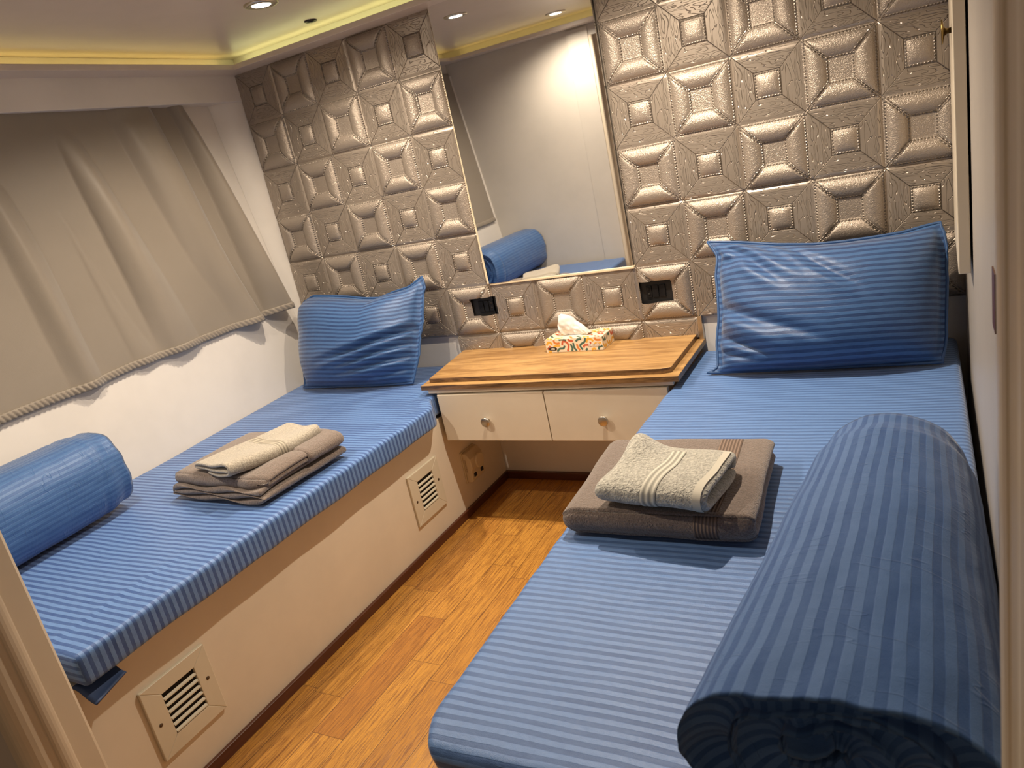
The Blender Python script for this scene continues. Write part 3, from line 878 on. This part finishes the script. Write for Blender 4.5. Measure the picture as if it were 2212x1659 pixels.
for i, (x0, x1, kx) in enumerate(((4.52, 6.705, 5.51), (6.725, 8.89, 7.77))):
    mb = MB(); mb.box(x0, x1, -1.90, -1.79, 1.745, 2.655); d = mb.build('drawer', PAINT_CREAM, t, bevel=.01)
    mb = MB(); mb.lathe([(.035, 0), (.04, .05), (.07, .07), (.088, .09), (.09, .115), (.075, .125), (.001, .126)], lambda a, b_, q, kx=kx: (kx + a, -1.90 - q, 2.145 + b_), 28); mb.build('knob', CHROME, d)

# ------------------------------------------------------------------ tissue box
TX, TY, TH = 6.84, -.33, 2.945
t = thing('tissue_box', TX, TY, TH, 'patterned cardboard tissue box with a tissue pulled out, on the wooden top', 'tissue box')
tw_, td_, th_ = 1.14, .54, .245
rt = math.radians(-1.5)
def TB(x, y, h): return (TX + math.cos(rt) * x - math.sin(rt) * y, TY + math.sin(rt) * x + math.cos(rt) * y, TH + h)
mb = MB()
v = [TB(x, y, h) for h in (0, th_) for y in (-td_ / 2, td_ / 2) for x in (-tw_ / 2, tw_ / 2)]
mb.add(v, [(0, 2, 3, 1), (4, 5, 7, 6), (0, 1, 5, 4), (2, 6, 7, 3), (0, 4, 6, 2), (1, 3, 7, 5)], smooth=False)
E_ = .0016
def worm(pts, mi, face, w=.019):
    pts = smooth_path(pts, 18)
    m2 = len(pts); V = []
    k = {'front': 0, 'top': 1, 'right': 2}[face]
    def at(p):
        if k == 0: return TB(p[0] * tw_ - tw_ / 2, -td_ / 2 - E_, p[1] * th_)
        if k == 1: return TB(p[0] * tw_ - tw_ / 2, p[1] * td_ - td_ / 2, th_ + E_)
        return TB(tw_ / 2 + E_, p[0] * td_ - td_ / 2, p[1] * th_)
    sx, sy = {0: (tw_, th_), 1: (tw_, td_), 2: (td_, th_)}[k]
    for i in range(m2):
        p, q = pts[max(0, i - 1)], pts[min(m2 - 1, i + 1)]
        dx, dy = (q[0] - p[0]) * sx, (q[1] - p[1]) * sy; l = math.hypot(dx, dy) or 1
        nx, ny = -dy / l * w / sx, dx / l * w / sy
        for s_ in (-1, 1):
            V.append(at((min(1, max(0, pts[i][0] + s_ * nx)), min(1, max(0, pts[i][1] + s_ * ny)))))
    mb.add(V, [(2 * i, 2 * i + 1, 2 * i + 3, 2 * i + 2) for i in range(m2 - 1)], mi=mi, smooth=False)
# front face: squiggles read from left to right (fractions of the face, y up)
for pts, c in ([(.02, .58), (.05, .78), (.09, .78), (.12, .62)], 1), ([(.02, .30), (.06, .30), (.075, .52)], 3), ([(.16, .95), (.17, .75), (.21, .68), (.26, .70)], 4), ([(.14, .40), (.19, .50), (.26, .50)], 1), \
        ([(.25, .95), (.31, .97), (.38, .88)], 2), ([(.30, .55), (.32, .80), (.38, .75), (.41, .48), (.38, .05)], 3), ([(.19, .03), (.24, .25), (.31, .28), (.34, .48)], 2), ([(.42, .98), (.44, .84), (.50, .80)], 3), \
        ([(.455, .04), (.47, .25), (.45, .58)], 2), ([(.54, .03), (.505, .30), (.50, .66)], 2), ([(.55, .75), (.59, .90), (.65, .92)], 2), ([(.72, .98), (.70, .70), (.62, .48), (.625, .25), (.65, .10)], 2), \
        ([(.56, .55), (.57, .28), (.60, .06)], 4), ([(.73, .62), (.76, .88), (.82, .85), (.85, .70)], 1), ([(.67, .25), (.69, .42), (.76, .44), (.79, .50), (.80, .66)], 3), ([(.88, .98), (.90, .80), (.98, .78)], 4), \
        ([(.86, .45), (.90, .55), (.98, .54)], 1), ([(.92, .03), (.94, .24), (.995, .32)], 2), ([(.70, .04), (.735, .17)], 2), ([(.03, .06), (.09, .05)], 1), ([(.80, .05), (.85, .14), (.87, .04)], 1):
    worm(pts, c, 'front')
rr = random.Random(4)
for i in range(6):
    for j in range(4):
        x, y = (i + .5) / 6 + rr.uniform(-.04, .04), (j + .5) / 4 + rr.uniform(-.04, .04)
        if abs(x - .45) < .2 and abs(y - .5) < .2: continue
        a = rr.uniform(-.08, .08); s_ = rr.choice((-1, 1))
        worm([(x - .055, y - .09 * s_), (x - .02, y + a), (x + .02, y - a), (x + .055, y + .09 * s_)], 1 + rr.randrange(4), 'top')
for i in range(3):
    for j in range(2):
        x, y = (i + .5) / 3, (j + .5) / 2
        s_ = rr.choice((-1, 1)); worm([(x - .1, y - .2 * s_), (x, y + .12 * s_), (x + .1, y + .02), (x + .12, y + .22 * s_)], 1 + rr.randrange(4), 'right')
carton = mb.build('carton', [CARD] + INK, t)
def text(body, size, x, h, mat, name, face_y, italic=0.0, parent=carton):
    cu = bpy.data.curves.new(name, 'FONT'); cu.body = body; cu.size = size * S; cu.extrude = .00008; cu.shear = italic; cu.offset = .00012
    o_ = bpy.data.objects.new(name, cu); C.objects.link(o_)
    dg = bpy.context.evaluated_depsgraph_get(); me = bpy.data.meshes.new_from_object(o_.evaluated_get(dg))
    bpy.data.objects.remove(o_)
    o2 = bpy.data.objects.new(name, me); C.objects.link(o2); me.materials.append(mat)
    p = TB(x, face_y, h)
    o2.parent = parent
    pw_ = parent.matrix_world.translation
    o2.location = Vector((p[0] * S, p[1] * S, p[2] * S)) - pw_
    o2.rotation_euler = (math.pi / 2, 0, rt)
    return o2
fy = -td_ / 2 - .004
text('familia', .098, .285, .072, INK_RED, 'wordmark_shadow', fy, .25)
text('familia', .098, .290, .078, INK_WHITE, 'wordmark', fy - .002, .25)
mb = MB(); mb.box(0, 0.001, 0, .001, 0, .001); mb = MB()
v = [TB(x, fy + .001, h) for x, h in ((-.45, .035), (-.37, .028), (-.37, .095), (-.44, .095))]
mb.add(v, [(0, 1, 2, 3)], smooth=False)
v = [TB(x, fy + .001, h) for x, h in ((-.475, .045), (-.37, .035), (-.37, .095), (-.475, .095), (-.485, .07))]
mb2 = MB(); vv = [TB(-.43 + .075 * math.cos(a) * 1.15, fy, .066 + .036 * math.sin(a)) for a in [2 * math.pi * k / 20 for k in range(20)]]
mb2.add(vv, [tuple(range(20))], smooth=False); mb2.build('count_badge', INK_BLACK, carton)
text('2', .075, -.535, .048, INK_BLACK, 'ply_number', fy - .001, 0)
text('100', .055, -.475, .046, INK_WHITE, 'count_number', fy - .003, 0)
mb = MB()
mb.lathe([(.001, 0), (.22, 0), (.22, .003), (.001, .003)], lambda a, b_, q: TB(-.05 + a, b_ * .45, th_ + .002 + q), 24); mb.build('opening', TISSUE, t)
mb = MB()
def tis(side):
    crest = [(-.30, .27, 0), (-.27, .37, 0), (-.20, .42, 0), (-.10, .39, 0), (0, .33, 0), (.05, .25, 0), (.16, .20, 0), (.27, .12, 0), (.33, .03, 0)]
    def f(u, w):
        q = poly_at(crest, u); x0 = lerp(-.20, .22, u)
        k = w ** .8
        x = lerp(x0, q.x, k) - .03 * math.sin(w * math.pi) * (1 - u) + .015 * nz(u * 5, w * 3, 2)
        y = side * (.085 * math.sin(min(1, w * 1.02) * math.pi) ** .7 * (1 - .4 * u) + .012) + .035 * math.sin(u * 11 + w * 2) * w + .02 * nz(u * 8, w * 5, 9)
        if w > .98: y = .035 * math.sin(u * 11 + 2)
        return TB(x - .05, y - .02, th_ + .004 + max(0, q.y * w + .015 * nz(u * 6, w * 5, 4) * w))
    return f
mb.grid(tis(-1), 40, 18); mb.grid(tis(1), 40, 18); mb.build('tissue', TISSUE, t, solid=.005)

# ------------------------------------------------------------------ sockets in the padded wall
def socket(x0, x1, r0, r1, label, flip):
    h0, h1 = 9.25 - r1, 9.25 - r0
    t = thing('power_socket', (x0 + x1) / 2, 0, h0, label, 'socket', 'black sockets cut into the padded wall')
    mb = MB(); mb.box(x0 - .03, x1 + .03, .035, .06, h0 - .03, h1 + .03); mb.build('back_plate', BLACK, t)
    w, h = x1 - x0, h1 - h0
    def fx(q): return x0 + w * (1 - q if flip else q)
    a, b_ = sorted((fx(.17), fx(.34)))
    mb = MB(); mb.box(a, b_, .012, .035, h0 + h * .2, h1 - h * .24); o_ = mb.build('outlet', BLACK_GLOSS, t, bevel=.006)
    for q in (.38, .62):
        mb = MB(); mb.lathe([(.001, -.002), (.022, -.002), (.022, .004), (.001, .004)], lambda a_, c_, s_, q=q: ((a + b_) / 2 + a_, .012 - s_, lerp(h0, h1, q) + c_), 14); mb.build('pin_hole', SHADE_BLACK, o_)
    for q0, q1 in ((.37, .55), (.57, .76)):
        a2, b2 = sorted((fx(q0), fx(q1)))
        mb = MB(); mb.prism([(a2, .035), (a2, .02), (b2, .008), (b2, .035)], h0 + h * .2, h1 - h * .22); mb.build('rocker_switch', BLACK_GLOSS, t, bevel=.006)
socket(4.50, 5.08, 5.245, 5.625, 'black socket with switches in a cut-out of the padded wall, by the left pillow', True)
socket(8.03, 8.62, 5.285, 5.665, 'black socket with switches in a cut-out of the padded wall, by the right pillow', False)

# ------------------------------------------------------------------ louvred vents and thermostat on the left bed base
def vent(y0, y1, label):
    h0, h1 = .63, 1.60
    X0 = 4.40
    t = thing('vent_grille', X0, (y0 + y1) / 2, h0, label, 'vent', 'louvred vents in the bed base')
    fy0, fy1, fh0, fh1 = y0 + .24, y1 - .22, h0 + .21, h1 - .19
    mb = MB()
    O = [(y0, h0), (y1, h0), (y1, h1), (y0, h1)]; I = [(fy0, fh0), (fy1, fh0), (fy1, fh1), (fy0, fh1)]
    for k in range(4):          # four mitred sides
        q = [O[k], O[(k + 1) % 4], I[(k + 1) % 4], I[k]]
        v = [(X0, y, h) for y, h in q] + [(X0 + .045, y, h) for y, h in q]
        mb.add(v, [(0, 1, 2, 3), (7, 6, 5, 4)] + [(i_, 4 + i_, 4 + (i_ + 1) % 4, (i_ + 1) % 4) for i_ in range(4)], smooth=False)
    mb.build('frame', PAINT_VENT, t, bevel=.008)
    mb = MB(); mb.box(X0 + .001, X0 + .004, fy0, fy1, fh0, fh1); mb.build('opening_shade', SHADE_BLACK, t)  # flat dark sheet on the panel, painted shade behind the louvres
    n = 6
    for k in range(n):
        hc = lerp(fh0 + .035, fh1 - .075, k / (n - 1))
        mb = MB()
        v = [(X0 + .022, y, hc + .010) for y in (fy0 + .004, fy1 - .004)] + [(X0 + .052, y, hc - .008) for y in (fy0 + .004, fy1 - .004)] + [(X0 + .052, y, hc - .022) for y in (fy0 + .004, fy1 - .004)] + [(X0 + .022, y, hc - .004) for y in (fy0 + .004, fy1 - .004)]
        mb.add(v, [(0, 1, 3, 2), (2, 3, 5, 4), (4, 5, 7, 6), (6, 7, 1, 0), (0, 2, 4, 6), (1, 7, 5, 3)], smooth=False)
        mb.build('louvre', PAINT_VENT, t)
    for yy, hh in ((y0 + .10, lerp(h0, h1, .47)), (y1 - .10, lerp(h0, h1, .55))):
        mb = MB(); mb.lathe([(.001, .04), (.022, .04), (.024, .049), (.001, .05)], lambda a, b_, q, yy=yy, hh=hh: (X0 + q, yy + a, hh + b_), 14); mb.build('screw', SCREW, t)
vent(-3.20, -2.26, 'louvred cream vent in the left bed base, the far one beside the drawers')
vent(-8.64, -7.71, 'louvred cream vent in the left bed base, the near one by the doorway')
t = thing('thermostat', 4.40, -1.22, .62, 'beige thermostat with a round dial on the bed base under the drawers', 'thermostat')
mb = MB(); mb.box(4.40, 4.43, -1.48, -.97, .62, 1.27); mb.build('back_plate', BEIGE, t, bevel=.01)
mb = MB()
pr = [(4.43, .64), (4.43, 1.25), (4.50, 1.25), (4.60, 1.13), (4.615, .95), (4.585, .88), (4.57, .67), (4.54, .64)]
y0_, y1_ = -1.46, -.99
v = [(x, y0_, h) for x, h in pr] + [(x, y1_, h) for x, h in pr]; n = len(pr)
mb.add(v, [tuple(range(n)), tuple(range(n, 2 * n))[::-1]] + [(i, n + i, n + (i + 1) % n, (i + 1) % n) for i in range(n)], smooth=False)
mb.build('housing', BEIGE, t, bevel=.014)
mb = MB(); mb.lathe([(.001, 0), (.15, 0), (.15, .035), (.135, .05), (.001, .052)], lambda a, b_, q: (4.60 + q, -1.19 + a, 1.01 + b_), 32); mb.sm = [False] * len(mb.sm); mb.build('dial', BEIGE, t)
for yy in (-1.36, -1.10):
    mb = MB(); mb.box(4.56, 4.60, yy - .045, yy + .03, .74, .81); mb.build('slide_switch', BLACK, t)
mb = MB()
for k in range(12): mb.box(4.46, 4.49, -1.464, -1.458, .86 + k * .022, .868 + k * .022)
mb.build('vent_slots', BEIGE_D, t)

# ------------------------------------------------------------------ cabinet door high on the right wall
t = thing('wall_cabinet', 12.87, -1.5, 4.2, 'cream cupboard door high on the right wall above the pillow', 'cabinet')
mb = MB()
mb.prism([(12.785, -2.72), (12.905, -2.72), (12.94, -.10), (12.84, -.10)], 4.22, 9.24); d = mb.build('door', PAINT_JAMB, t, bevel=.012)
mb = MB(); mb.lathe([(.03, -.02), (.03, .05), (.05, .075), (.13, .09), (.135, .105), (.001, .108)], lambda a, b_, q: (12.805 - q, -2.1 + a, 6.85 + b_), 24); mb.build('knob', BRASS, d)
mb = MB(); mb.prism([(rwall_x(-6.35) - .012, -6.35), (rwall_x(-6.08) - .012, -6.08), (rwall_x(-6.08) + .02, -6.08), (rwall_x(-6.35) + .02, -6.35)], 4.62, 5.06)
tag(mb.build('recessed_pull', SKIRT), 'narrow dark recessed pull in the plain right wall', 'handle')

# ------------------------------------------------------------------ curtain
def curtain(u, w):
    zt = lerp(-1.50, -9.2, u); zb = lerp(-.50, -9.2, u)
    y = lerp(zt, zb, w) + .03 * math.sin(w * 5) * (1 - u)
    h = lerp(8.98, 4.335, w)
    h += w ** 3 * (.05 * nz(u * 9, 1.5))
    base = lerp(-.26, .12 + .03 * abs(zb), w)
    amp = .06 + .22 * w * (1 - w) + .025 * w
    n1 = nz(u * 7.5 + .25 * math.sin(w * 3), w * .8, 4.2)
    f = amp * 2.6 * n1 + amp * .8 * math.sin(u * 46 + 3.0 * nz(u * 4, w * 1.1)) + (.05 - .02 * w) * nz(u * 30, w * 1.6, 8)
    f += .16 * math.exp(-((u - .015) / .016) ** 2) * (.35 + .65 * w) - .40 * math.exp(-((u - .055 - .03 * w) / .017) ** 2) * (1 - .35 * w) + .10 * math.exp(-((u - .115) / .03) ** 2)
    f -= .12 * math.exp(-((u - .40) / .012) ** 2) * (1 - w) ** .7
    x = base + f
    if h > 8.5: x = min(x, lerp(x, -.12, sst(8.35, 8.74, h)))
    return (max(x, wall_x(h, y) + .05), y, h)
mb = MB(); mb.grid(curtain, 300, 60); co = mb.build('curtain', CURTAIN, solid=.012)
tag(co, 'taupe satin curtain hanging in soft folds over the window beside the left bed', 'curtain')
mb = MB()
def hem(u, w):
    p = curtain(u, lerp(.972, 1.0, w)); return (p[0] + .016 + .012 * math.sin(w * math.pi) + .010 * math.sin(u * 620 + w * 5), p[1], p[2] - .004)
mb.grid(hem, 900, 5); mb.build('hem', CURTAIN, co, solid=.012)
